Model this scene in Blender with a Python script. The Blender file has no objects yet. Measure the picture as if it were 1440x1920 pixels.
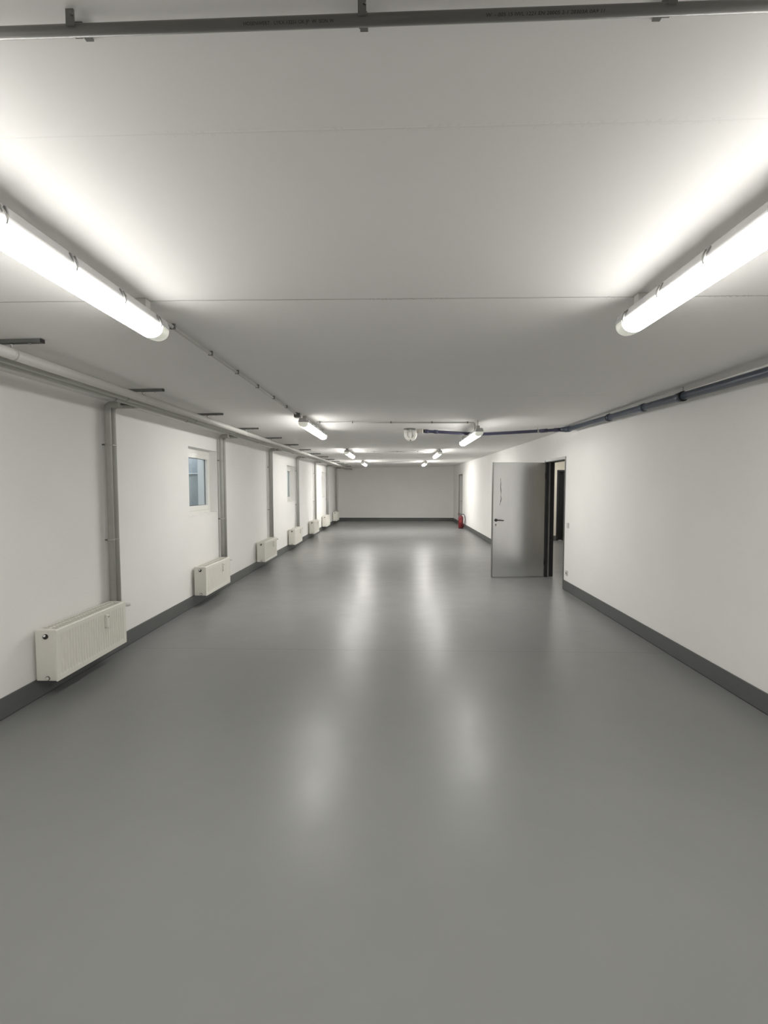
import bpy, bmesh, math, random
from mathutils import Vector, Matrix
random.seed(7)
PI = math.pi
scene = bpy.context.scene
COL = scene.collection

# ------------------------------------------------------------------ materials
def mat(name, color, rough=.5, metal=0., bump=0., bscale=60., var=0., vscale=3., emis=None, estr=0., spec=.5, coat=0., stretch=None):
    m = bpy.data.materials.new(name); m.use_nodes = True
    n = m.node_tree.nodes; l = m.node_tree.links
    b = n['Principled BSDF']
    c = (*color, 1)
    b.inputs['Base Color'].default_value = c
    b.inputs['Roughness'].default_value = rough
    b.inputs['Metallic'].default_value = metal
    b.inputs['Specular IOR Level'].default_value = spec
    b.inputs['Coat Weight'].default_value = coat
    tc = n.new('ShaderNodeTexCoord')
    src = tc.outputs['Object']
    if stretch:
        mp = n.new('ShaderNodeMapping'); mp.inputs['Scale'].default_value = stretch
        l.new(src, mp.inputs['Vector']); src = mp.outputs['Vector']
    if var:
        t = n.new('ShaderNodeTexNoise'); t.inputs['Scale'].default_value = vscale; t.inputs['Detail'].default_value = 5
        l.new(src, t.inputs['Vector'])
        r = n.new('ShaderNodeValToRGB')
        r.color_ramp.elements[0].position = .3; r.color_ramp.elements[1].position = .7
        r.color_ramp.elements[0].color = tuple(x*(1-var) for x in color)+(1,)
        r.color_ramp.elements[1].color = tuple(min(1, x*(1+var)) for x in color)+(1,)
        l.new(t.outputs['Fac'], r.inputs['Fac']); l.new(r.outputs['Color'], b.inputs['Base Color'])
    if bump:
        t = n.new('ShaderNodeTexNoise'); t.inputs['Scale'].default_value = bscale; t.inputs['Detail'].default_value = 4
        l.new(src, t.inputs['Vector'])
        bp = n.new('ShaderNodeBump'); bp.inputs['Strength'].default_value = bump; bp.inputs['Distance'].default_value = .01
        l.new(t.outputs['Fac'], bp.inputs['Height']); l.new(bp.outputs['Normal'], b.inputs['Normal'])
    if emis:
        b.inputs['Emission Color'].default_value = (*emis, 1); b.inputs['Emission Strength'].default_value = estr
    return m

M = {}
M['wall'] = mat('white_wall_paint', (.85, .843, .826), .85, bump=.12, bscale=90, var=.015, vscale=1.5, spec=.25)
M['corridor_wall'] = mat('cream_wall_paint', (.78, .74, .64), .85, bump=.1, var=.02)
M['skirting'] = mat('dark_grey_skirting_paint', (.105, .11, .108), .42, bump=.15, bscale=25, var=.06)
M['joint'] = mat('dark_joint', (.03, .03, .03), .8)
M['rad'] = mat('cream_radiator_enamel', (.76, .745, .685), .38, spec=.45)
M['rad_dark'] = mat('radiator_inner_fins', (.16, .155, .14), .6)
M['black'] = mat('black_plastic', (.015, .015, .014), .45)
M['chrome'] = mat('chrome_fitting', (.8, .8, .8), .18, 1.)
M['valve'] = mat('white_valve_plastic', (.7, .69, .65), .4)
M['insul'] = mat('grey_pipe_jacket', (.42, .42, .395), .5, var=.05, vscale=6, spec=.4)
M['header'] = mat('pale_grey_pipe_jacket', (.56, .56, .53), .42, var=.03)
M['steel'] = mat('galvanised_steel', (.42, .42, .41), .42, 1., var=.1, vscale=20)
M['darksteel'] = mat('dull_zinc_rail', (.20, .205, .20), .5, .6, var=.1, vscale=20)
M['rubber'] = mat('black_rubber', (.02, .02, .022), .6)
M['conduit'] = mat('grey_plastic_conduit', (.16, .16, .15), .35)
M['thinconduit'] = mat('light_grey_conduit', (.50, .50, .48), .45)
M['print'] = mat('black_print', (.025, .025, .022), .8)
M['housing'] = mat('grey_lamp_housing', (.52, .52, .52), .45)
M['blue'] = mat('slate_blue_drain_plastic', (.055, .072, .10), .32, var=.08, vscale=5)
M['purple'] = mat('navy_violet_drain_plastic', (.045, .045, .085), .3)
M['trapw'] = mat('white_trap_plastic', (.78, .77, .73), .3)
M['trapg'] = mat('beige_grey_sleeve', (.42, .39, .36), .5)
M['frame'] = mat('dark_steel_door_frame', (.035, .036, .037), .45, .3)
M['framegrey'] = mat('grey_galvanised_frame', (.22, .22, .21), .4, .7)
M['leaf'] = mat('brushed_galvanised_leaf', (.76, .765, .77), .27, .88, bump=.05, bscale=6, var=.07, vscale=4, stretch=(1, 1, .25))
M['scratch'] = mat('dark_scratch', (.12, .12, .12), .6)
M['red'] = mat('red_enamel', (.15, .006, .011), .3, coat=.4)
M['label'] = mat('white_label', (.6, .58, .54), .6)
M['upvc'] = mat('white_window_plastic', (.82, .81, .78), .3)
M['gasket'] = mat('dark_grey_gasket', (.08, .08, .08), .6)
M['switch'] = mat('white_switch_plastic', (.62, .61, .59), .35)
M['well'] = mat('grey_shaft_wall', (.40, .42, .42), .7, var=.22, vscale=3, stretch=(1, 1, .4))
M['wellw'] = mat('pale_shaft_shell', (.80, .83, .86), .5, var=.05, vscale=7)
M['darkdoor'] = mat('dark_grey_corridor_door', (.045, .048, .045), .4, .2, var=.2, vscale=3)
M['ocap'] = mat('frosted_lamp_end', (.72, .74, .66), .3, emis=(1, 1, .88), estr=.10)

def emission_mat(name, color, strength):
    m = bpy.data.materials.new(name); m.use_nodes = True
    n = m.node_tree.nodes; l = m.node_tree.links
    b = n['Principled BSDF']; b.inputs['Base Color'].default_value = (.8, .8, .78, 1); b.inputs['Roughness'].default_value = .4
    b.inputs['Emission Color'].default_value = (*color, 1)
    # prismatic cover: full output straight down, less through its side walls
    g = n.new('ShaderNodeNewGeometry'); s = n.new('ShaderNodeSeparateXYZ'); l.new(g.outputs['Normal'], s.inputs[0])
    r = n.new('ShaderNodeMapRange'); r.inputs[1].default_value = 0.; r.inputs[2].default_value = -.8; r.inputs[3].default_value = strength*.21; r.inputs[4].default_value = strength
    l.new(s.outputs[2], r.inputs[0]); l.new(r.outputs[0], b.inputs['Emission Strength'])
    return m
LAMP = 22.
M['glow'] = emission_mat('lit_prismatic_cover', (1., .972, .925), LAMP)
M['glow_mid'] = emission_mat('lit_cover_boosted_mid', (1., .972, .925), LAMP*1.25)  # same lamps, output raised to even out the lighting down the room
M['glow_far'] = emission_mat('lit_cover_boosted_far', (1., .972, .925), LAMP*2.15)  # same lamps again, output raised further to brighten the far end

def glass_mat():
    m = bpy.data.materials.new('window_glass'); m.use_nodes = True
    n = m.node_tree.nodes; l = m.node_tree.links; n.clear()
    o = n.new('ShaderNodeOutputMaterial'); mx = n.new('ShaderNodeMixShader')
    t = n.new('ShaderNodeBsdfTransparent'); t.inputs['Color'].default_value = (.93, .95, .94, 1)
    g = n.new('ShaderNodeBsdfGlossy'); g.inputs['Roughness'].default_value = .02
    mx.inputs[0].default_value = .09
    l.new(t.outputs[0], mx.inputs[1]); l.new(g.outputs[0], mx.inputs[2])
    l.new(mx.outputs[0], o.inputs[0])
    return m
M['glass'] = glass_mat()

def math_node(n, l, op, a, b=None, c=None):
    k = n.new('ShaderNodeMath'); k.operation = op
    for i, v in enumerate((a, b, c)):
        if v is None: continue
        if isinstance(v, (int, float)): k.inputs[i].default_value = v
        else: l.new(v, k.inputs[i])
    return k.outputs[0]

def floor_mat():
    m = bpy.data.materials.new('grey_epoxy_floor'); m.use_nodes = True
    n = m.node_tree.nodes; l = m.node_tree.links; b = n['Principled BSDF']
    g = n.new('ShaderNodeNewGeometry'); s = n.new('ShaderNodeSeparateXYZ'); l.new(g.outputs['Position'], s.inputs[0])
    x, y = s.outputs[0], s.outputs[1]
    t = n.new('ShaderNodeTexNoise'); t.inputs['Scale'].default_value = 1.3; t.inputs['Detail'].default_value = 6; l.new(g.outputs['Position'], t.inputs['Vector'])
    cr = n.new('ShaderNodeValToRGB'); cr.color_ramp.elements[0].position = .25; cr.color_ramp.elements[1].position = .75
    cr.color_ramp.elements[0].color = (.196, .200, .196, 1); cr.color_ramp.elements[1].color = (.215, .219, .214, 1)
    l.new(t.outputs['Fac'], cr.inputs['Fac'])
    # long screed joints with a slight wander
    w = n.new('ShaderNodeTexNoise'); w.inputs['Scale'].default_value = 2.2; l.new(g.outputs['Position'], w.inputs['Vector'])
    wob = math_node(n, l, 'MULTIPLY', math_node(n, l, 'SUBTRACT', w.outputs['Fac'], .5), .035)
    brk = n.new('ShaderNodeTexNoise'); brk.inputs['Scale'].default_value = 5; l.new(g.outputs['Position'], brk.inputs['Vector'])
    fac = None
    for y0, wd in ((4.53, .006), (9.97, .010)):
        d = math_node(n, l, 'ABSOLUTE', math_node(n, l, 'ADD', math_node(n, l, 'SUBTRACT', y, y0), wob))
        k = math_node(n, l, 'SUBTRACT', 1., math_node(n, l, 'DIVIDE', d, wd)); k = math_node(n, l, 'MAXIMUM', k, 0.)
        fac = k if fac is None else math_node(n, l, 'MAXIMUM', fac, k)
    fac = math_node(n, l, 'MULTIPLY', fac, math_node(n, l, 'MULTIPLY', brk.outputs['Fac'], 1.3))
    mx = n.new('ShaderNodeMix'); mx.data_type = 'RGBA'; l.new(fac, mx.inputs[0]); l.new(cr.outputs[0], mx.inputs[6]); mx.inputs[7].default_value = (.06, .06, .058, 1)
    # tiny pale chips
    v = n.new('ShaderNodeTexVoronoi'); v.inputs['Scale'].default_value = .9; l.new(g.outputs['Position'], v.inputs['Vector'])
    chip = math_node(n, l, 'LESS_THAN', v.outputs['Distance'], .006)
    mx2 = n.new('ShaderNodeMix'); mx2.data_type = 'RGBA'; l.new(chip, mx2.inputs[0]); l.new(mx.outputs[2], mx2.inputs[6]); mx2.inputs[7].default_value = (.5, .5, .48, 1)
    l.new(mx2.outputs[2], b.inputs['Base Color'])
    rt = n.new('ShaderNodeTexNoise'); rt.inputs['Scale'].default_value = 3.; rt.inputs['Detail'].default_value = 3; l.new(g.outputs['Position'], rt.inputs['Vector'])
    rr = n.new('ShaderNodeMapRange'); rr.inputs[3].default_value = .28; rr.inputs[4].default_value = .38; b.inputs['Specular IOR Level'].default_value = .32; l.new(rt.outputs['Fac'], rr.inputs[0]); l.new(rr.outputs[0], b.inputs['Roughness'])
    b1 = n.new('ShaderNodeTexNoise'); b1.inputs['Scale'].default_value = 4.5; b1.inputs['Detail'].default_value = 3; l.new(g.outputs['Position'], b1.inputs['Vector'])
    h = math_node(n, l, 'SUBTRACT', math_node(n, l, 'MULTIPLY', b1.outputs['Fac'], 1.0), math_node(n, l, 'MULTIPLY', fac, .35))
    bp = n.new('ShaderNodeBump'); bp.inputs['Strength'].default_value = .35; bp.inputs['Distance'].default_value = .006
    l.new(h, bp.inputs['Height']); l.new(bp.outputs[0], b.inputs['Normal'])
    return m
M['floor'] = floor_mat()

def ceiling_mat():
    m = bpy.data.materials.new('white_painted_concrete_slab'); m.use_nodes = True
    n = m.node_tree.nodes; l = m.node_tree.links; b = n['Principled BSDF']
    b.inputs['Roughness'].default_value = .8; b.inputs['Specular IOR Level'].default_value = .3
    g = n.new('ShaderNodeNewGeometry'); s = n.new('ShaderNodeSeparateXYZ'); l.new(g.outputs['Position'], s.inputs[0])
    x, y = s.outputs[0], s.outputs[1]
    t = n.new('ShaderNodeTexNoise'); t.inputs['Scale'].default_value = 1.1; t.inputs['Detail'].default_value = 5; l.new(g.outputs['Position'], t.inputs['Vector'])
    cr = n.new('ShaderNodeValToRGB'); cr.color_ramp.elements[0].position = .3; cr.color_ramp.elements[1].position = .7
    cr.color_ramp.elements[0].color = (.81, .802, .785, 1); cr.color_ramp.elements[1].color = (.83, .822, .806, 1)
    l.new(t.outputs['Fac'], cr.inputs['Fac'])
    br = n.new('ShaderNodeTexNoise'); br.inputs['Scale'].default_value = 1.6; l.new(g.outputs['Position'], br.inputs['Vector'])
    fine = n.new('ShaderNodeTexNoise'); fine.inputs['Scale'].default_value = 90; l.new(g.outputs['Position'], fine.inputs['Vector'])
    H = None
    # slab joints: (y at x=0, slope in x, half width, depth)
    for y0, sl, wd, dp in ((2.122, .039, .0075, 1.), (4.44, .05, .006, .35), (1.126, .012, .004, .12), (6.75, .03, .006, .25), (9.1, .03, .006, .25)):
        q = math_node(n, l, 'SUBTRACT', math_node(n, l, 'SUBTRACT', y, y0), math_node(n, l, 'MULTIPLY', x, sl))
        k = math_node(n, l, 'MAXIMUM', math_node(n, l, 'SUBTRACT', 1., math_node(n, l, 'DIVIDE', math_node(n, l, 'ABSOLUTE', q), wd)), 0.)
        k = math_node(n, l, 'MULTIPLY', k, dp)
        # ragged filler close to the joint
        near = math_node(n, l, 'LESS_THAN', math_node(n, l, 'ABSOLUTE', q), .010)
        rag = math_node(n, l, 'MULTIPLY', math_node(n, l, 'GREATER_THAN', fine.outputs['Fac'], .56), math_node(n, l, 'GREATER_THAN', br.outputs['Fac'], .53))
        rag = math_node(n, l, 'MULTIPLY', math_node(n, l, 'MULTIPLY', near, rag), .9*(dp if dp < .2 else max(dp, .5)))
        k = math_node(n, l, 'MAXIMUM', k, rag)
        H = k if H is None else math_node(n, l, 'MAXIMUM', H, k)
    mx = n.new('ShaderNodeMix'); mx.data_type = 'RGBA'; l.new(math_node(n, l, 'MULTIPLY', H, .5), mx.inputs[0]); l.new(cr.outputs[0], mx.inputs[6]); mx.inputs[7].default_value = (.25, .24, .21, 1)
    l.new(mx.outputs[2], b.inputs['Base Color'])
    f2 = n.new('ShaderNodeTexNoise'); f2.inputs['Scale'].default_value = 2.5; f2.inputs['Detail'].default_value = 4; l.new(g.outputs['Position'], f2.inputs['Vector'])
    hh = math_node(n, l, 'SUBTRACT', math_node(n, l, 'MULTIPLY', f2.outputs['Fac'], .8), math_node(n, l, 'MULTIPLY', H, 1.5))
    bp = n.new('ShaderNodeBump'); bp.inputs['Strength'].default_value = .5; bp.inputs['Distance'].default_value = .005
    l.new(hh, bp.inputs['Height']); l.new(bp.outputs[0], b.inputs['Normal'])
    return m
M['ceiling'] = ceiling_mat()

# ------------------------------------------------------------------ mesh helpers
def box(bm, x0, x1, y0, y1, z0, z1):
    v = [bm.verts.new(p) for p in ((x0,y0,z0),(x1,y0,z0),(x1,y1,z0),(x0,y1,z0),(x0,y0,z1),(x1,y0,z1),(x1,y1,z1),(x0,y1,z1))]
    for f in ((0,3,2,1),(4,5,6,7),(0,1,5,4),(1,2,6,5),(2,3,7,6),(3,0,4,7)): bm.faces.new([v[i] for i in f])
def tube(bm, pts, r, seg=16, cap=True):
    pts = [Vector(p) for p in pts]; rings = []
    rr = r if isinstance(r, (list, tuple)) else [r]*len(pts)
    prev = None
    for i, p in enumerate(pts):
        if i == 0: t = pts[1]-p
        elif i == len(pts)-1: t = p-pts[i-1]
        else: t = (pts[i+1]-p).normalized()+(p-pts[i-1]).normalized()
        t.normalize()
        if prev is None:
            a = Vector((0,0,1)) if abs(t.z) < .9 else Vector((1,0,0))
            u = t.cross(a).normalized()
        else:
            u = prev - t*prev.dot(t); u.normalize()
        prev = u; w = t.cross(u)
        rings.append([bm.verts.new(p+(u*math.cos(2*PI*k/seg)+w*math.sin(2*PI*k/seg))*rr[i]) for k in range(seg)])
    for a, b in zip(rings, rings[1:]):
        for k in range(seg):
            f = bm.faces.new((a[k], a[(k+1)%seg], b[(k+1)%seg], b[k])); f.smooth = True
    if cap:
        bm.faces.new(rings[0][::-1]); bm.faces.new(rings[-1])
def arc(c, a, b, r, a0, a1, n=8):
    c, a, b = Vector(c), Vector(a), Vector(b)
    return [c+(a*math.cos(a0+(a1-a0)*i/n)+b*math.sin(a0+(a1-a0)*i/n))*r for i in range(n+1)]
def bend(pts, rad, n=6):
    pts = [Vector(p) for p in pts]; out = [pts[0]]
    for i in range(1, len(pts)-1):
        a, b, c = pts[i-1], pts[i], pts[i+1]
        d1 = (a-b).normalized(); d2 = (c-b).normalized()
        k = min(rad, (a-b).length*.49, (c-b).length*.49)
        p0, p2 = b+d1*k, b+d2*k
        for j in range(n+1):
            t = j/n; out.append(p0*(1-t)**2+b*2*t*(1-t)+p2*t*t)
    out.append(pts[-1]); return out
def lathe(bm, prof, c=(0,0,0), seg=28):
    rings = []
    for r, z in prof:
        rings.append([bm.verts.new((c[0]+r*math.cos(2*PI*k/seg), c[1]+r*math.sin(2*PI*k/seg), c[2]+z)) for k in range(seg)])
    for a, b in zip(rings, rings[1:]):
        for k in range(seg):
            f = bm.faces.new((a[k], a[(k+1)%seg], b[(k+1)%seg], b[k])); f.smooth = True
    bm.faces.new(rings[0][::-1]); bm.faces.new(rings[-1])
def prism(bm, prof, y0, y1, smooth=False):
    """prof: list of (x, z), swept along Y"""
    a = [bm.verts.new((x, y0, z)) for x, z in prof]; b = [bm.verts.new((x, y1, z)) for x, z in prof]
    n = len(prof)
    for k in range(n):
        f = bm.faces.new((a[k], a[(k+1)%n], b[(k+1)%n], b[k])); f.smooth = smooth
    bm.faces.new(a[::-1]); bm.faces.new(b)
def obj(name, bm, m, parent=None, bevel=0., smooth_angle=None):
    bmesh.ops.recalc_face_normals(bm, faces=bm.faces)
    me = bpy.data.meshes.new(name); bm.to_mesh(me); bm.free()
    me.materials.append(M[m] if isinstance(m, str) else m)
    o = bpy.data.objects.new(name, me); COL.objects.link(o)
    if parent: o.parent = parent
    if bevel:
        bv = o.modifiers.new('bevel', 'BEVEL'); bv.width = bevel; bv.segments = 2; bv.limit_method = 'ANGLE'; bv.angle_limit = math.radians(40)
    return o
def B(): return bmesh.new()
def bx(name, m, parent, *boxes, bevel=0.):
    bm = B()
    for q in boxes: box(bm, *q)
    return obj(name, bm, m, parent, bevel)
def tb(name, m, parent, pts, r, seg=16):
    bm = B(); tube(bm, pts, r, seg); return obj(name, bm, m, parent)
def thing(name, label, cat, loc=(0,0,0), rz=0, group=None):
    o = bpy.data.objects.new(name, None); COL.objects.link(o); o.location = loc; o.rotation_euler = (0,0,rz)
    o.empty_display_size = .1
    o['label'] = label; o['category'] = cat
    if group: o['group'] = group
    return o
def tag(o, label, cat, group=None):
    o['label'] = label; o['category'] = cat
    if group: o['group'] = group
    return o
def structure(o): o['kind'] = 'structure'; return o
def struct_empty(name, loc=(0,0,0), rz=0):
    o = bpy.data.objects.new(name, None); COL.objects.link(o); o.location = loc; o.rotation_euler = (0,0,rz); o['kind'] = 'structure'; return o
def dup(root, loc, rz=None, label=None):
    r = root.copy(); COL.objects.link(r); r.location = loc
    if rz is not None: r.rotation_euler = (0,0,rz)
    if label: r['label'] = label
    for ch in list(root.children):
        c = ch.copy(); COL.objects.link(c); c.parent = r
        for g in list(ch.children):
            d = g.copy(); COL.objects.link(d); d.parent = c
    return r

# ------------------------------------------------------------------ room
XL, XR, YB, YF = -2.72, 2.61, -2.2, 21.9
def cz(x, y): return 2.4285+.0126*x+.0035*(y-4)      # the slab is not quite level

structure(bx('floor', 'floor', None, (-3.02, 7.4, YB-.2, YF+.2, -.2, 0)))

bm = B()
x0, x1, y0, y1 = XL, XR, YB, YF
v = [bm.verts.new((x, y, cz(x, y))) for x, y in ((x0,y0),(x1,y0),(x1,y1),(x0,y1))]
w = [bm.verts.new((x, y, cz(x, y)+.2)) for x, y in ((x0,y0),(x1,y0),(x1,y1),(x0,y1))]
bm.faces.new(v); bm.faces.new(w[::-1])
for k in range(4): bm.faces.new((v[k], v[(k+1)%4], w[(k+1)%4], w[k]))
structure(obj('ceiling', bm, 'ceiling'))

WIN = [(6.11, 7.09), (11.64, 12.56), (17.0, 17.9)]; WZ0, WZ1 = 1.20, 2.125
TOP = 2.75
segs = []; yy = YB-.2
for a, b in WIN:
    segs.append((XL-.30, XL, yy, a, 0, TOP)); segs.append((XL-.30, XL, a, b, 0, WZ0)); segs.append((XL-.30, XL, a, b, WZ1, TOP)); yy = b
segs.append((XL-.30, XL, yy, YF+.2, 0, TOP))
structure(bx('wall_left', 'wall', None, *segs))
D1 = (7.41, 8.45, 2.055); D2 = (18.95, 20.1, 2.10); WT = .15
structure(bx('wall_right', 'wall', None, (XR, XR+WT, YB-.2, D1[0], 0, TOP), (XR, XR+WT, D1[0], D1[1], D1[2], TOP), (XR, XR+WT, D1[1], D2[0], 0, TOP),
   (XR, XR+WT, D2[0], D2[1], D2[2], TOP), (XR, XR+WT, D2[1], YF+.2, 0, TOP)))
structure(bx('wall_far', 'wall', None, (XL, XR, YF, YF+.2, 0, TOP)))
structure(bx('wall_back', 'wall', None, (XL, XR, YB-.2, YB, 0, TOP)))

SK = .146
def skirt(name, boxes): return structure(bx(name, 'skirting', None, *boxes, bevel=.003))
skirt('baseboard_left', [(XL, XL+.012, YB, YF, 0, SK)])
skirt('baseboard_right', [(XR-.012, XR, YB, D1[0]-.002, 0, SK), (XR-.012, XR, D1[1]+.05, D2[0]-.01, 0, SK), (XR-.012, XR, D2[1]+.01, YF, 0, SK)])
skirt('baseboard_far', [(XL+.012, XR-.012, YF-.012, YF, 0, SK)])
structure(bx('trim_1', 'joint', None, (XR-.0165, XR-.012, YB, D1[0]-.02, 0, .0035)))
structure(bx('trim_2', 'joint', None, (XL+.012, XL+.015, YB, YF-.02, 0, .0025)))

# ------------------------------------------------------------------ neighbouring room seen through the open door
RX0, RX1, RY0, RY1 = XR+WT, 7.2, 4.6, 14.05
structure(bx('wall_corridor_far', 'corridor_wall', None, (RX0, 4.73, RY1, RY1+.2, 0, TOP), (4.73, 5.75, RY1, RY1+.2, 2.05, TOP), (5.75, RX1, RY1, RY1+.2, 0, TOP)))
structure(bx('wall_corridor_right', 'corridor_wall', None, (RX1, RX1+.2, RY0-.2, RY1+.2, 0, TOP)))
structure(bx('wall_corridor_back', 'corridor_wall', None, (RX0, RX1, RY0-.2, RY0, 0, TOP)))
structure(bx('ceiling_corridor', 'ceiling', None, (RX0, RX1, RY0, RY1, 2.5, 2.7)))
skirt('baseboard_corridor', [(RX0, 4.70, RY1-.012, RY1, 0, SK), (5.79, RX1, RY1-.012, RY1, 0, SK)])
# dark doorway at its end
d3 = struct_empty('door_3', (4.73, RY1, 0))
bx('door_frame', 'frame', d3, (-.03, .03, -.03, .2, 0, 2.08), (.99, 1.05, -.03, .2, 0, 2.08), (.03, .99, -.03, .2, 2.02, 2.08), bevel=.003)
lf = bx('door_leaf', 'darkdoor', d3, (.03, .99, .08, .13, .005, 2.02))
# ajar second leaf edge
al = bx('door_leaf_edge', 'darkdoor', d3, (.15, .19, -.35, .06, .005, 2.02)); 

# ------------------------------------------------------------------ windows + light wells
for i, (a, b) in enumerate(WIN):
    wv = struct_empty('window_%d' % (i+1), (XL-.12, (a+b)/2, WZ0))
    h = (b-a)/2; H = WZ1-WZ0; T = -.07
    bx('window_frame', 'upvc', wv, (T, 0, -h, -h+.05, 0, H), (T, 0, h-.05, h, 0, H), (T, 0, -h+.05, h-.05, 0, .06), (T, 0, -h+.05, h-.05, H-.06, H), bevel=.004)
    s = bx('sash', 'upvc', wv, (T+.01, .012, -h+.045, -h+.105, .055, H-.055), (T+.01, .012, h-.105, h-.045, .055, H-.055),
       (T+.01, .012, -h+.105, h-.105, .055, .125), (T+.01, .012, -h+.105, h-.105, H-.13, H-.055), bevel=.006)
    bx('gasket', 'gasket', s, (-.034, -.024, -h+.105, -h+.109, .125, H-.13), (-.034, -.024, h-.109, h-.105, .125, H-.13), (-.034, -.024, -h+.105, h-.105, .125, .129), (-.034, -.024, -h+.105, h-.105, H-.134, H-.13))
    bx('pane', 'glass', s, (-.031, -.027, -h+.10, h-.10, .12, H-.125))
    bx('sill', 'upvc', wv, (0, .122, -h+.001, h-.001, .0, .012), bevel=.004)
    # shaft outside
    wd = wv; OX, OZ = -.18, .95-WZ0      # shaft is described in wall-face coordinates
    W = h+.12
    sh = bx('shaft_wall', 'well', wd, (-.95, -.90, -W, W, 0, .85), (-.90, 0, W, W+.05, 0, .85), (-.90, 0, -W-.05, -W, 0, .85), (-.95, 0, -W-.05, W+.05, -.05, 0)); sh.location = (OX, 0, OZ)
    bm = B()
    pts = []
    for k in range(13):   # rounded pale shell above
        t = -PI/2+PI*k/12
        pts.append((-.35-.57*math.cos(t), (W+.02)*math.sin(t)))
    pts = [(0, -W-.02)]+pts+[(0, W+.02)]
    for (xa, ya), (xb, yb) in zip(pts, pts[1:]):
        vs = [bm.verts.new(p) for p in ((xa,ya,.85),(xb,yb,.85),(xb,yb,1.55),(xa,ya,1.55))]; f = bm.faces.new(vs); f.smooth = True
    o = obj('shell', bm, 'wellw', wd); o.location = (OX, 0, OZ); sm = o.modifiers.new('s', 'SOLIDIFY'); sm.thickness = .012
    lg = bx('ledge', 'wellw', wd, (-.96, 0, W-.03, W, .84, .855), (-.96, -.88, -W, W-.03, .84, .855)); lg.location = (OX, 0, OZ)

# ------------------------------------------------------------------ doors in the right wall
d1 = struct_empty('door_1', (XR, 0, 0))
a, b, zt = D1
FT = .02
# frame: grey front lip, dark rebate and lining
bx('door_frame', 'frame', d1, (.004, WT+.01, a+.004, a+.022, 0, zt), (.004, WT-.10, b-.06, b-.03, 0, zt-.045), (.004, WT+.01, a+.022, b-.03, zt-.04, zt-.004),
   (.0, .045, b-.10, b-.06, 0, zt-.04), (.10, WT+.01, b-.045, b-.01, 0, zt-.04), bevel=.002)
bx('frame_lip', 'framegrey', d1, (-.012, .012, a-.012, a+.012, 0, zt+.01), (-.012, .008, b-.075, b-.060, 0, zt-.03), (-.012, .012, a+.012, b-.075, zt-.03, zt+.01), bevel=.002)
bx('frame_seal', 'rubber', d1, (-.006, .012, b-.060, b-.02, 0, zt-.02))
LW = .935; LH = 2.02
hingeP = Vector((-.018, b-.045, 0)); ang = math.atan2(8.325-8.40, -(LW))
leaf = bx('door_leaf', 'leaf', d1, (0.006, LW-.006, -.006, .046, .010, LH-.004), (0, LW, -.010, -.004, .006, LH), bevel=.0015)
bdir = Vector((1.66-2.59, 8.32-8.405)); leaf.location = (hingeP.x, hingeP.y, 0); leaf.rotation_euler = (0, 0, math.atan2(bdir.y, bdir.x))
# leaf local +x runs to the free edge; local -y faces away, so the visible face is local +y
vis = .046
bx('edge_fold', 'framegrey', leaf, (LW-.008, LW+.002, -.010, vis+.004, .006, LH))
bm = B(); tube(bm, [(LW-.062, vis, 1.012), (LW-.062, vis+.010, 1.012)], .026, 24); tube(bm, bend([(LW-.062, vis+.008, 1.012), (LW-.062, vis+.052, 1.012), (LW-.185, vis+.052, 1.006)], .018), .0085, 12)
obj('handle', bm, 'black', leaf)['label'] = 'black rosette with lever handle'
bm = B(); tube(bm, [(LW-.060, vis-.002, .935), (LW-.060, vis+.003, .935)], .010, 16); box(bm, LW-.064, LW-.056, vis-.002, vis+.003, .905, .935); obj('keyhole', bm, 'black', leaf)
for z in (.28, 1.78):
    tb('hinge', 'black', leaf, [(-.008, vis-.004, z-.06), (-.008, vis-.004, z+.06)], .012, 12)
# long dark scratch on the leaf
bm = B(); pr = None
sp = [(LW-.135, 1.74), (LW-.142, 1.66), (LW-.138, 1.58), (LW-.147, 1.50), (LW-.143, 1.43), (LW-.150, 1.38), (LW-.140, 1.33), (LW-.128, 1.27)]
for k, (x, z) in enumerate(sp[:-1]):
    x2, z2 = sp[k+1]; w_ = .0028+.002*(k%3)
    vs = [bm.verts.new(p) for p in ((x-w_, vis+.0008, z), (x+w_, vis+.0008, z), (x2+w_, vis+.0008, z2), (x2-w_, vis+.0008, z2))]; bm.faces.new(vs)
obj('scratch', bm, 'scratch', leaf)

d2 = struct_empty('door_2', (XR, 0, 0)); a, b, zt = D2
bx('door_frame', 'framegrey', d2, (-.006, .14, a, a+.05, 0, zt), (-.006, .14, b-.05, b, 0, zt), (-.006, .14, a+.05, b-.05, zt-.05, zt), bevel=.003)
lf2 = bx('door_leaf', 'leaf', d2, (.02, .07, a+.05, b-.05, .006, zt-.05))
bm = B(); tube(bm, [(.02, a+.13, 1.0), (.01, a+.13, 1.0)], .026); tube(bm, bend([(.012, a+.13, 1.0), (-.035, a+.13, 1.0), (-.035, a+.25, .995)], .015), .009, 10); box(bm, .008, .02, a+.115, a+.145, .88, .98)
obj('handle', bm, 'black', lf2)
bx('wall_reveal', 'wall', d2, (.15, WT, a, b, 0, zt))

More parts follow.
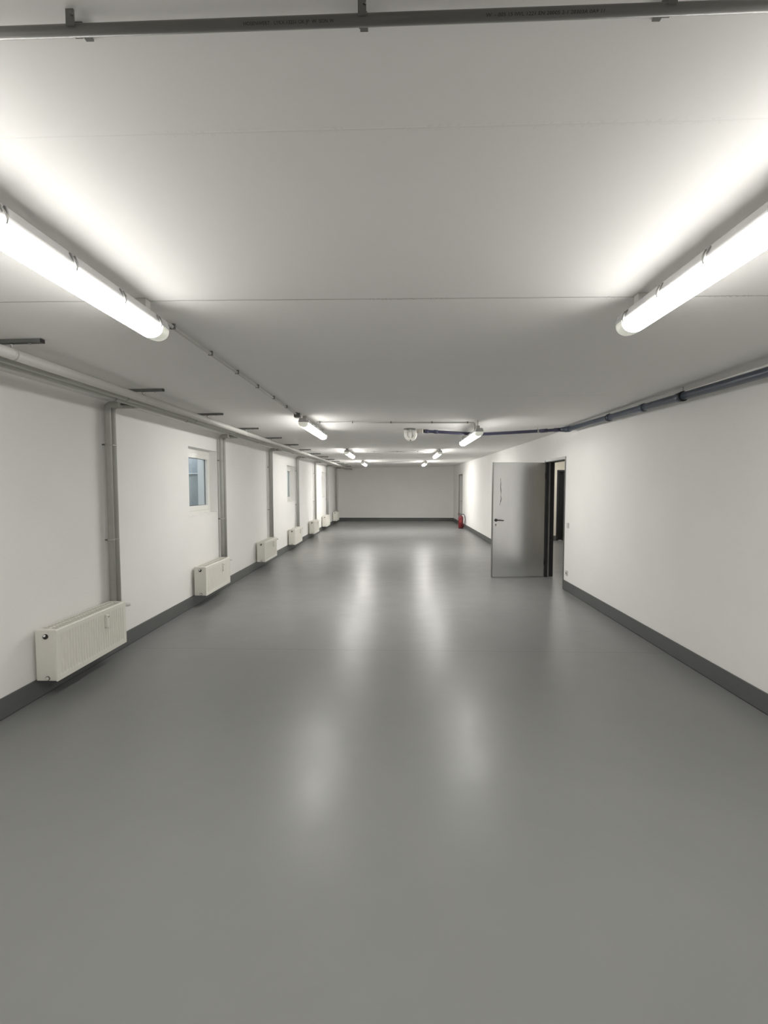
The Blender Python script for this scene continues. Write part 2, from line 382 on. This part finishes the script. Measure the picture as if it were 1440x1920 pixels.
# ------------------------------------------------------------------ switch + socket
sw = thing('light_switch', 'small white square light switch on right wall beside open steel door', 'switch', (XR, 7.255, 1.005))
bx('plate', 'switch', sw, (-.009, 0, -.041, .041, -.041, .041), bevel=.002)
bx('rocker', 'switch', sw, (-.014, -.009, -.030, .030, -.030, .030), bevel=.002)
so = thing('wall_socket', 'low white power socket on right wall just above the grey skirting', 'socket', (XR, 7.27, .27))
bx('plate', 'switch', so, (-.009, 0, -.041, .041, -.041, .041), bevel=.002)
bm = B(); tube(bm, [(-.009, 0, 0), (-.013, 0, 0)], .024, 20); obj('socket_ring', bm, 'switch', so)
bm = B(); tube(bm, [(-.013, 0, 0), (-.0135, 0, 0)], .019, 20); obj('socket_well', bm, 'rad_dark', so)
bm = B()
for q in (-.009, .009): tube(bm, [(-.0135, q, 0), (-.0142, q, 0)], .0035, 8)
obj('contact_hole', bm, 'black', so)

# ------------------------------------------------------------------ radiators
RL = .90; RH = .385; RZ = .148; RD = .15
def make_radiator():
    t = thing('radiator', '', 'radiator', (0,0,0), 0, 'panel radiators along the left wall')
    # local: x = out of wall (0 at back, RD at front), y = 0..RL, z = 0..RH
    # fluted front panel
    bm = B(); n = 26; per = (RL-.07)/n; prof = [(0., 0.)]
    y = .035; pts = [(0.0, 0)]
    for k in range(n):
        for f, d in ((.0, 0), (.18, 0), (.34, -.006), (.66, -.006), (.82, 0)):
            pts.append((y+per*(k+f), d))
    pts += [(RL-.035, 0), (RL, 0)]
    zs = [(0, 0), (.035, 0), (.05, 1), (RH-.05, 1), (RH-.035, 0), (RH-.006, 0), (RH, -2)]
    grid = []
    for z, m_ in zs:
        row = []
        for yy, d in pts:
            xx = RD + (d if m_ == 1 else (0 if m_ == 0 else -.006))
            row.append(bm.verts.new((xx, yy, z)))
        grid.append(row)
    for r1, r2 in zip(grid, grid[1:]):
        for k in range(len(pts)-1): bm.faces.new((r1[k], r1[k+1], r2[k+1], r2[k]))
    back = []
    o = obj('front_panel', bm, 'rad', t); s = o.modifiers.new('s', 'SOLIDIFY'); s.thickness = .008; s.offset = 0
    bx('back_panel', 'rad', t, (0, .012, .01, RL-.01, .005, RH-.01))
    bx('convector_core', 'rad_dark', t, (.014, RD-.014, .02, RL-.02, .02, RH-.055))
    for y0_, y1_ in ((0, .006), (RL-.006, RL)):
        bx('side_panel', 'rad', t, (-.004, RD-.003, y0_-.002, y1_+.002, .004, RH), bevel=.004)
    bm = B()       # top grille: frame, centre rail and slats
    box(bm, 0, .012, 0, RL, RH-.008, RH); box(bm, RD-.022, RD-.002, 0, RL, RH-.008, RH); box(bm, .060, .070, .03, RL-.03, RH-.008, RH)
    box(bm, .012, RD-.022, 0, .05, RH-.008, RH); box(bm, .012, RD-.022, RL-.05, RL, RH-.008, RH)
    m_ = 23
    for k in range(1, m_):
        yc = .05+(RL-.10)*k/m_; box(bm, .012, RD-.022, yc-.0055, yc+.0055, RH-.007, RH-.001)
    obj('top_grille', bm, 'rad', t)
    # bleed valve in the near side, drain plug below
    bm = B(); tube(bm, [(RD*.52, -.010, RH-.045), (RD*.52, .004, RH-.045)], .019, 18); o = obj('port_ring', bm, 'black', t)
    bm = B(); tube(bm, [(RD*.52, -.020, RH-.036), (RD*.52, -.004, RH-.036)], .0085, 12); obj('vent_plug', bm, 'chrome', t)
    bm = B(); tube(bm, [(RD*.55, -.008, .024), (RD*.55, .0, .024)], .0175, 18); obj('drain_plug', bm, 'rad_dark', t)
    bm = B(); tube(bm, [(RD*.55, -.013, .024), (RD*.55, -.007, .024)], .0125, 14); obj('plug_centre', bm, 'valve', t)
    # heat cost meter on the front
    h = bx('heat_meter', 'rad', t, (RD+.002, RD+.026, .585, .622, RH-.155, RH-.045), bevel=.004)
    bx('meter_window', 'gasket', h, (RD+.026, RD+.0268, .597, .612, RH-.068, RH-.060))
    # valves at the far side
    v_ = obj('thermostat_valve', (lambda b_: (tube(b_, [(RD*.55, RL, RH-.045), (RD*.55, RL+.03, RH-.045)], .013, 12), b_)[1])(B()), 'chrome', t)
    bm = B(); tube(bm, [(RD*.55-.005, RL+.03, RH-.045), (RD*.55+.03, RL+.05, RH-.045), (RD*.55+.075, RL+.075, RH-.045)], [.016, .021, .019], 16)
    obj('valve_head', bm, 'valve', v_)
    v2 = obj('return_valve', (lambda b_: (tube(b_, [(RD*.55, RL, .05), (RD*.55, RL+.04, .05)], .012, 12), tube(b_, [(RD*.55, RL+.03, .03), (RD*.55, RL+.03, .085)], .013, 12), b_)[2])(B()), 'chrome', t)
    bm = B(); tube(bm, [(RD*.55, RL+.038, .05), (RD*.55, RL+.062, .05)], .014, 12); obj('valve_cap', bm, 'valve', v2)
    for yb in (.15, RL-.15):
        bx('wall_bracket', 'rad', t, (-.042, 0, yb-.015, yb+.015, .05, RH-.05))
    return t
RYS = [3.375, 6.125, 8.92, 11.585, 14.32, 16.86, 19.68]
RLAB = ['large cream ribbed panel radiator nearest the camera on the left wall',
 'cream panel radiator below the nearest window, second from the camera',
 'cream panel radiator third from the camera, between the nearest and middle windows',
 'cream panel radiator fourth from the camera, below the middle window',
 'small cream radiator fifth from the camera along the left wall',
 'small cream radiator sixth from camera, last but one before far wall',
 'small cream radiator in far left corner beside the far wall']
rad0 = make_radiator(); RXB = -2.53-RD
for i, y in enumerate(RYS):
    if i == 0: rad0.location = (RXB, y, RZ); rad0['label'] = RLAB[0]
    else: dup(rad0, (RXB, y, RZ), label=RLAB[i])

# ------------------------------------------------------------------ heating pipes
HZ = 2.320
RIS = [(4.306, 4.385), (7.10, 7.215), (9.86, 9.975), (12.55, 12.665), (15.275, 15.39), (18.0, 18.115), (20.62, 20.735)]
RN = ['first', 'second', 'third', 'fourth', 'fifth', 'sixth', 'seventh']
for i, (ya, yb) in enumerate(RIS):
    for k, (y, r, xe) in enumerate(((ya, .028, -2.535), (yb, .025, -2.425))):
        side = 'near' if k == 0 else 'far'
        xw = XL+.06; zt = cz(xw, y)-.045
        t = thing('riser_pipe', 'grey jacketed vertical heating pipe, %s one of the pair above the %s radiator' % (side, RN[i]), 'pipe', (xw, y, RZ+.05), group='vertical heating pipes on the left wall')
        H = zt-t.location.z
        pts = bend([(0,0,0), (0,0,H), (xe-xw, 0, H)], .045)
        if k == 1: pts[0] = Vector((0, 0, -.0))
        tb('pipe_jacket', 'insul', t, pts, r, 20)
        bm = B(); tube(bm, [(xe-xw-.012, 0, H), (xe-xw+.004, 0, H)], r+.0015, 20); obj('end_sleeve', bm, 'header' if (i != 1) else 'trapw', t)
        xh = -2.34 if k == 0 else -2.24
        tb('copper_stub', 'darksteel', t, bend([(xe-xw, 0, H), (xh-xw, 0, H), (xh-xw, 0, HZ+.0035*(y-2.56)-t.location.z+.012)], .015), .010, 10)
        for zf in (.42, .83):
            zz = H*zf
            bm = B(); tube(bm, [(0, 0, zz-.009), (0, 0, zz+.009)], r+.0012, 20); 
            c = obj('pipe_clip', bm, 'insul' if not (i == 0 and k == 1 and zf > .5) else 'chrome', t)
            bm = B(); tube(bm, [(-r, 0, zz), (XL-xw+.001, 0, zz)], .006, 8); obj('clip_stud', bm, 'darksteel', c)
        # drop to the valve behind the radiator end
tb('header_pipe', 'header', None, [(-2.10, YB+.01, HZ-.0167), (-2.10, YF-.01, HZ+.0685)], .031, 28)
tag(bpy.data.objects['header_pipe'], 'thick pale grey heating pipe running the whole length under the ceiling at left', 'pipe')
o = tb('supply_pipe', 'header', None, [(-2.24, YB+.01, HZ-.0167), (-2.24, YF-.01, HZ+.0685)], .018, 20)
tag(o, 'thin grey pipe next to the thick header pipe at left', 'pipe')
o = tb('supply_pipe', 'header', None, [(-2.34, YB+.01, HZ-.0167), (-2.34, YF-.01, HZ+.0685)], .016, 20)
tag(o, 'thin grey pipe closest to left wall of the three long pipes', 'pipe')

# ceiling rails
def make_rail():
    t = thing('mounting_rail', '', 'rail', group='steel rails carrying the heating pipes')
    # local origin on the ceiling above the header; C-profile along X
    bm = B(); x0_, x1_ = -.40, .17
    h_ = .021; w_ = .015
    for q in ((x0_, x1_, -w_, w_, -.004, -.001), (x0_, x1_, -w_, -w_+.003, -h_, -.004), (x0_, x1_, w_-.003, w_, -h_, -.004), (x0_, x1_, -w_, -w_+.011, -h_, -h_+.003), (x0_, x1_, w_-.011, w_, -h_, -h_+.003)): box(bm, *q)
    obj('channel', bm, 'darksteel', t)
    bx('end_cap', 'rubber', t, (x1_, x1_+.004, -w_, w_, -h_, -.001))
    for x, r in ((0, .031), (-.14, .018), (-.24, .016)):
        zb = -.077
        bm = B(); tube(bm, [(x, 0, -.019), (x, 0, zb+r-.004)], .005, 10); rd = obj('threaded_rod', bm, 'steel', t)
        bm = B(); tube(bm, [(x, 0, -h_-.012), (x, 0, -h_)], .010, 6); obj('nut', bm, 'chrome', rd)
        bm = B(); tube(bm, [(x, -.010, zb), (x, .010, zb)], r+.0012, 24); obj('pipe_clamp', bm, 'header' if r > .03 else 'steel', t)
    bm = B()
    for x in (.10, -.33): tube(bm, [(x, 0, -h_-.006), (x, 0, -h_+.002)], .008, 6)
    obj('anchor_bolt', bm, 'steel', t)
    return t
rail0 = make_rail()
k = 0; ys = [2.56+1.33*i for i in range(14)]
for i, y in enumerate(ys):
    loc = (-2.10, y, cz(-2.10, y)+.0005)
    ordn = ['nearest the camera', 'second from the camera', 'third from the camera', 'fourth from the camera', 'fifth from the camera', 'sixth from the camera', 'seventh from the camera', 'eighth from the camera',
            'ninth from the camera', 'tenth from the camera', 'eleventh from the camera', 'third from the far wall', 'second from the far wall', 'closest to the far wall'][i]
    lab = 'dark steel ceiling rail over the left heating pipes, ' + ordn
    if i == 0: rail0.location = loc; rail0['label'] = lab; r_ = rail0
    else: r_ = dup(rail0, loc, label=lab)
    r_.rotation_euler = (0, -math.atan(.0126), 0)

# ------------------------------------------------------------------ lamps
def make_lamp(L=1.58):
    t = thing('strip_light', '', 'ceiling light', group='tubular strip lights under the ceiling')
    # local origin at ceiling, near end at y=0, lamp runs +y
    hw = .050; rim = -.088
    bm = B(); prof = [(-.030, rim+.045), (.030, rim+.045), (.040, rim+.040), (hw, rim+.010), (hw, rim), (-hw, rim), (-hw, rim+.010), (-.040, rim+.040)]
    prism(bm, prof, 0.01, L-.01); obj('housing', bm, 'housing', t, bevel=.003)
    def dprof(s=1., n=16):
        return [((hw+.004)*s*math.cos(PI*k/n)*1.0, rim-.002-.052*s*math.sin(PI*k/n)**.8) for k in range(n+1)]
    bm = B(); prism(bm, dprof(), .08, L-.08, smooth=True)
    for f in bm.faces:
        if len(f.verts) > 6: f.smooth = False
    obj('diffuser', bm, 'glow', t)
    for ya, yb in ((.08, 0.), (L-.08, L)):
        bm = B(); rings = []
        for f_, s in ((0, 1.), (.5, .995), (.82, .93), (1., .74)):
            yy = ya+(yb-ya)*f_; rings.append([bm.verts.new((x, yy, z)) for x, z in dprof(s)])
        n = len(rings[0])
        for r1, r2 in zip(rings, rings[1:]):
            for k in range(n): f = bm.faces.new((r1[k], r1[(k+1)%n], r2[(k+1)%n], r2[k])); f.smooth = True
        bm.faces.new(rings[-1])
        obj('end_cap', bm, 'ocap', t)
    for s in (-1, 1):
        for k in range(6):
            yc = .10+(L-.20)*k/5
            bm = B(); tube(bm, [(s*.043, yc-.012, rim+.034), (s*(hw+.006), yc-.006, rim+.012), (s*(hw+.009), yc, rim-.006), (s*(hw+.004), yc+.002, rim-.016)], .0035, 8)
            tube(bm, [(s*.043, yc+.012, rim+.034), (s*(hw+.006), yc+.006, rim+.012), (s*(hw+.009), yc, rim-.006)], .0035, 8)
            obj('clip', bm, 'steel', t)
    for yc in (.14, L-.14):
        bx('mounting_bracket', 'thinconduit', t, (-.022, .022, yc-.02, yc+.02, rim+.045, .0), bevel=.002)
    return t
LAMPS = [(-1.10, .62, 'long lit strip light at upper left of the photo, nearest the camera'), (1.06, .69, 'long lit strip light at upper right of the photo, nearest the camera'),
 (-1.08, 5.40, 'lit strip light in the left row, second from the camera'), (1.035, 6.0, 'lit strip light in the right row, beside the blue drain pipe'),
 (-1.11, 10.35, 'small lit strip light in the left row, third from the camera'), (.985, 10.9, 'small lit strip light in the right row, third from the camera'),
 (-1.12, 15.3, 'tiny lit strip light in left row nearest the far wall'), (.975, 16.1, 'tiny lit strip light in right row nearest the far wall')]
lamp0 = make_lamp()
for i, (x, y, lab) in enumerate(LAMPS):
    loc = (x, y, cz(x, y+.8))
    if i == 0: lamp0.location = loc; lamp0['label'] = lab
    else:
        if i == 3: loc = (x, y, cz(x, y+.8)-.075)
        q_ = dup(lamp0, loc, label=lab)
        if i == 3:
            for yc in (.14, 1.44): tb('hanger_rod', 'steel', q_, [(0, yc, -.002), (0, yc, .0745+.0035*(yc-.8))], .004, 8)
        if i >= 4:
            gl = [c for c in q_.children if c.name.startswith('diffuser')][0]; gl.data = gl.data.copy(); gl.data.materials[0] = M['glow_mid' if i < 6 else 'glow_far']
# neighbouring room: first lamp unseen and added to light it, second one glimpsed
l9 = dup(lamp0, (5.2, 8.6, 2.5), label='unseen strip light added to light the room beyond the open steel door')
l10 = dup(lamp0, (4.1, 12.0, 2.5), label='strip light glimpsed through the open door, above the dark doorway')

# conduits with clips
def conduit(label, pts, clips, r=.0095, axis='y'):
    P = bend(pts, .03)
    t = thing('cable_conduit', label, 'conduit', pts[0])
    q0 = Vector(pts[0])
    tb('tube', 'thinconduit', t, [p-q0 for p in P], r, 12)
    for x, y in clips:
        z = cz(x, y); bm = B()
        if axis == 'y': box(bm, x-.013, x+.013, y-.006, y+.006, z-.026, z)
        else: box(bm, x-.006, x+.006, y-.013, y+.013, z-.026, z)
        bmesh.ops.translate(bm, verts=bm.verts, vec=-q0)
        obj('clip', bm, 'darksteel', t)
    return t
Q = lambda x, y, o=.015: (x, y, cz(x, y)-o)
conduit('thin grey cable conduit between the two nearest left strip lights', [Q(-1.12, 2.30), Q(-1.125, 5.34)], [(-1.12, y) for y in (2.37, 2.85, 3.32, 3.80, 4.29, 4.79, 5.26)])
conduit('thin cable conduit crossing the ceiling to the right strip light', [Q(-1.02, 6.0), Q(1.015, 6.27), (1.02, 6.27, cz(1.02, 6.27)-.12)], [(-.98, 6.006), (-.57, 6.06), (-.08, 6.125), (.45, 6.195), (.92, 6.258)], axis='x')
conduit('thin cable conduit crossing between the third pair of strip lights', [Q(-.78, 11.4), Q(.80, 11.55)], [(-.55, 11.42), (0, 11.47), (.5, 11.52)], axis='x')
conduit('thin cable conduit crossing between the farthest pair of strip lights', [Q(-.98, 16.2), Q(.86, 16.4)], [(-.5, 16.25), (.4, 16.35)], axis='x')
jb = thing('junction_box', 'small grey junction box at near end of second left strip light', 'box', (-1.12, 5.33, cz(-1.12, 5.33)))
bx('box_body', 'conduit', jb, (-.035, .035, -.04, .03, -.045, 0), bevel=.004); bx('box_lid', 'thinconduit', jb, (-.030, .030, -.035, .025, -.050, -.045), bevel=.002)

# ------------------------------------------------------------------ overhead conduit pipe with print
PA = Vector((-1.9, .838, 0)); PB = Vector((1.9, .856, 0))
PR = .0088; POFF = .024
def pz(x): 
    t = (x-PA.x)/(PB.x-PA.x); y = PA.y+(PB.y-PA.y)*t
    return Vector((x, y, cz(x, y)-POFF))
op = thing('overhead_pipe', 'dark grey plastic pipe with black print crossing the ceiling at the top of the photo', 'pipe', pz(0))
q0 = pz(0)
tb('pipe', 'conduit', op, [pz(-2.71)-q0, pz(2.60)-q0], PR, 32)
for xc in (-1.08, -.558, -.060, .455, .97):
    c = pz(xc)-q0
    bm = B(); wv_ = .007
    box(bm, c.x-wv_, c.x+wv_, c.y-PR-.004, c.y-PR-.001, c.z-.002, c.z+POFF)
    box(bm, c.x-wv_, c.x+wv_, c.y+PR+.001, c.y+PR+.004, c.z-.002, c.z+POFF)
    box(bm, c.x-wv_, c.x+wv_, c.y+PR+.004, c.y+PR+.034, c.z+POFF-.004, c.z+POFF)
    br_ = obj('pipe_bracket', bm, 'conduit', op)
    bm = B(); tube(bm, [(c.x+.004, c.y-PR-.004, c.z+POFF-.009), (c.x+.004, c.y-PR-.008, c.z+POFF-.009)], .003, 8); obj('screw', bm, 'darksteel', br_)
# the print: flat text bent round the pipe
def pipe_print(text, xa, xb, size):
    cu = bpy.data.curves.new('print', 'FONT'); cu.body = text; cu.size = size; cu.resolution_u = 2
    to = bpy.data.objects.new('print_tmp', cu); COL.objects.link(to)
    dg = bpy.context.evaluated_depsgraph_get(); me = bpy.data.meshes.new_from_object(to.evaluated_get(dg))
    bpy.data.objects.remove(to)
    xs = [v.co.x for v in me.vertices]; w0, w1 = min(xs), max(xs)
    for v in me.vertices:
        u = (v.co.x-w0)/(w1-w0); x = xa+(xb-xa)*u
        c = pz(x)-q0
        # angle measured from straight towards the camera-side (-Y) going down; text height grows towards -Y/up
        ang = -v.co.y/PR
        th = math.radians(15)+ang      # 0 = pointing to -Y, 90deg = down
        R = PR+.0003
        v.co = Vector((x, c.y-R*math.cos(th+.62), c.z-R*math.sin(th+.62)))
    me.materials.append(M['print'])
    o = bpy.data.objects.new('print', me); COL.objects.link(o); o.parent = op
pipe_print('HOSENWERT   LYKX 13251 OK JP  W  SON W', -.262, -.108, .0062)
pipe_print('W  - 005 15 IWL 1221 EN 20005 2-1 20303A 0A9 11', .148, .345, .0062)

# ------------------------------------------------------------------ blue-grey drain pipe on the right
def bz(y): return 2.363+.0165*(y-3.26)
BX = 2.47
dp = thing('drain_pipe', 'thick slate blue drain pipe hung along the top of the right wall', 'pipe', (BX, 3, bz(3)))
q0 = Vector((BX, 3, bz(3)))
BP = lambda y: Vector((BX, y, bz(y)))-q0
tb('pipe', 'blue', dp, [BP(YB+.01), BP(6.93)], .034, 28)
for y in (4.22, 4.84, 5.60):
    bm = B(); tube(bm, [BP(y-.006), BP(y), BP(y+.008), BP(y+.055), BP(y+.06)], [.036, .0415, .0415, .0405, .036], 28); obj('socket_collar', bm, 'blue', dp)
for y in (1.2, 4.20, 5.63):
    bm = B(); tube(bm, [BP(y-.012), BP(y+.012)], .0435, 28); c = obj('pipe_clamp', bm, 'rubber', dp)
    p = BP(y); bm = B(); tube(bm, [p+Vector((0,0,.04)), Vector((p.x, p.y, cz(BX, y)-q0.z))], .004, 8); obj('threaded_rod', bm, 'steel', c)
bm = B(); e = BP(6.93)
tube(bm, [e+Vector((0,-.05,0)), e+Vector((0,-.045,0)), e+Vector((0,.0,0)), e+Vector((-.02,.035,0)), e+Vector((-.055,.05,0)), e+Vector((-.10,.06,0))], [.036, .041, .041, .040, .034, .030], 24)
obj('elbow', bm, 'blue', dp)

def spline(pts, n=6):
    P = [Vector(p) for p in pts]; out = []
    for i in range(len(P)-1):
        p0 = P[max(i-1,0)]; p1 = P[i]; p2 = P[i+1]; p3 = P[min(i+2, len(P)-1)]
        for k in range(n):
            t = k/n
            out.append(.5*((2*p1)+(-p0+p2)*t+(2*p0-5*p1+4*p2-p3)*t*t+(-p0+3*p1-3*p2+p3)*t**3))
    out.append(P[-1]); return out
bp_ = thing('branch_drain_pipe', 'thin dark violet drain pipe crossing under the ceiling from trap to wall', 'pipe', (2.37, 6.99, 2.425))
q0 = Vector((2.37, 6.99, 2.425))
bpts = [Vector(p)-q0 for p in ((2.37, 6.99, 2.424), (2.02, 7.0, 2.404), (1.62, 7.0, 2.383), (1.20, 7.0, 2.365), (.95, 6.98, 2.375), (.70, 6.96, 2.388), (.40, 6.94, 2.402))]
tb('pipe', 'purple', bp_, spline(bpts), .0225, 18)
for f0, f1 in ((0, .06), (.11, .14), (.90, .93), (.965, 1.)):
    S = spline(bpts, 12); a_ = S[int(f0*(len(S)-1))]; b_ = S[int(f1*(len(S)-1))]
    bm = B(); tube(bm, [a_, b_], .0275, 20); obj('socket_collar', bm, 'purple', bp_)
S = spline(bpts, 12); c_ = S[int(.165*(len(S)-1))]
bm = B(); tube(bm, [c_+Vector((-.010,0,0)), c_+Vector((.010,0,0))], .0262, 20); tube(bm, [c_+Vector((0,0,.02)), c_+Vector((0,0,.045))], .004, 8); obj('pipe_clamp', bm, 'steel', bp_)

# floor-drain trap
tz = cz(.22, 6.95)
tr = thing('drain_trap', 'white bottle-shaped drain trap hanging from the ceiling in the middle', 'trap', (.20, 6.95, tz))
bm = B(); tube(bm, [(-.02, 0, -.012), (-.02, 0, -.0005)], .085, 28); obj('ceiling_plate', bm, 'darksteel', tr)
bm = B()
tube(bm, [(-.075, 0, -.01), (-.075, 0, -.055)]+arc((-.005, 0, -.095), (-1,0,0), (0,0,-1), .068, 0, PI, 12)+[(.063, 0, -.055)]+bend([(.063, 0, -.05), (.063, 0, -.036), (.10, 0, -.036)], .012), .024, 18)
obj('bend', bm, 'trapw', tr)
bm = B(); tube(bm, [(-.012, 0, -.012), (-.012, 0, -.13), (-.012, 0, -.15)], [.026, .025, .012], 18); obj('inlet', bm, 'trapw', tr)
bm = B(); tube(bm, [(-.095, -.02, -.040), (-.045, -.03, -.040)], .017, 14); tube(bm, [(-.045, -.03, -.04), (-.034, -.03, -.04)], .020, 14); obj('cleanout', bm, 'trapw', tr)
bm = B(); tube(bm, [(-.004, -.02, -.160), (-.004, -.02, -.185)], .009, 10); obj('drain_screw', bm, 'rad_dark', tr)
bm = B(); tube(bm, [(.088, 0, -.036), (.165, 0, -.036)], .029, 20); obj('sleeve', bm, 'trapg', tr)
bm = B(); tube(bm, [(.163, 0, -.037), (.178, 0, -.037)], .031, 20); obj('collar', bm, 'trapw', tr)
bm = B(); tube(bm, [(.178, 0, -.037), (.20, 0, -.037)], .024, 20); obj('rubber_seal', bm, 'rubber', tr)

# ------------------------------------------------------------------ fire extinguisher
ex = thing('fire_extinguisher', 'red fire extinguisher standing on the floor by the far right door', 'fire extinguisher', (2.42, 17.95, 0))
bm = B(); lathe(bm, [(.080, .0), (.084, .004), (.084, .035), (.092, .045), (.095, .06), (.095, .40), (.088, .44), (.065, .475), (.035, .492), (.022, .497), (.022, .515)]); obj('cylinder', bm, 'red', ex)
bm = B(); lathe(bm, [(.081, 0.), (.087, .003), (.087, .03), (.083, .034)]); obj('foot_ring', bm, 'black', ex)
bm = B(); lathe(bm, [(.020, .51), (.028, .515), (.028, .55), (.016, .56)]); box(bm, -.02, .05, -.012, .012, .52, .545); obj('valve_head', bm, 'black', ex)
bm = B(); tube(bm, bend([(-.01, 0, .555), (-.05, -.01, .585), (-.125, -.01, .560)], .02), .009, 10); obj('lever', bm, 'red', ex)
bm = B(); tube(bm, bend([(-.01, 0, .54), (-.06, -.01, .545), (-.115, -.01, .515)], .02), .008, 10); obj('carry_handle', bm, 'black', ex)
bm = B(); tube(bm, [(0, -.028, .535), (0, -.042, .535)], .017, 16); obj('gauge', bm, 'label', ex)
bm = B(); tube(bm, spline([(.045, 0, .53), (.10, -.01, .545), (.145, -.015, .47), (.155, -.02, .33), (.135, -.02, .22), (.112, -.02, .13)]), .011, 12); obj('hose', bm, 'black', ex)
bm = B(); tube(bm, [(.112, -.02, .135), (.104, -.02, .06)], [.014, .020], 12); obj('nozzle', bm, 'red', ex)
bm = B(); seg = 10; rr = .0957
for k in range(seg):
    a0 = math.radians(225+50*k/seg); a1 = math.radians(225+50*(k+1)/seg)
    vs = [bm.verts.new((rr*math.cos(a_), rr*math.sin(a_), z)) for a_, z in ((a0, .24), (a1, .24), (a1, .33), (a0, .33))]; bm.faces.new(vs)
obj('label_sticker', bm, mat('dark_red_label', (.25, .02, .02), .5), ex)

# ------------------------------------------------------------------ world
w = bpy.data.worlds.new('world'); scene.world = w; w.use_nodes = True
nt = w.node_tree; bg = nt.nodes['Background']; bg.inputs[0].default_value = (.84, .91, 1., 1); bg.inputs[1].default_value = 1.2

# ------------------------------------------------------------------ camera
cam = bpy.data.cameras.new('camera'); co = bpy.data.objects.new('camera', cam); COL.objects.link(co)
cam.sensor_fit = 'HORIZONTAL'; cam.sensor_width = 36; cam.lens = 885/1440*36; cam.clip_start = .02
co.location = (0, 0, 1.6); co.rotation_euler = (math.radians(90-3.105), 0, math.radians(1.586))
scene.camera = co
vs = scene.view_settings; vs.view_transform = 'Standard'; vs.look = 'None'; vs.gamma = 1; vs.use_curve_mapping = False; vs.exposure = 1.58
scene.cycles.diffuse_bounces = 8; scene.cycles.max_bounces = 12
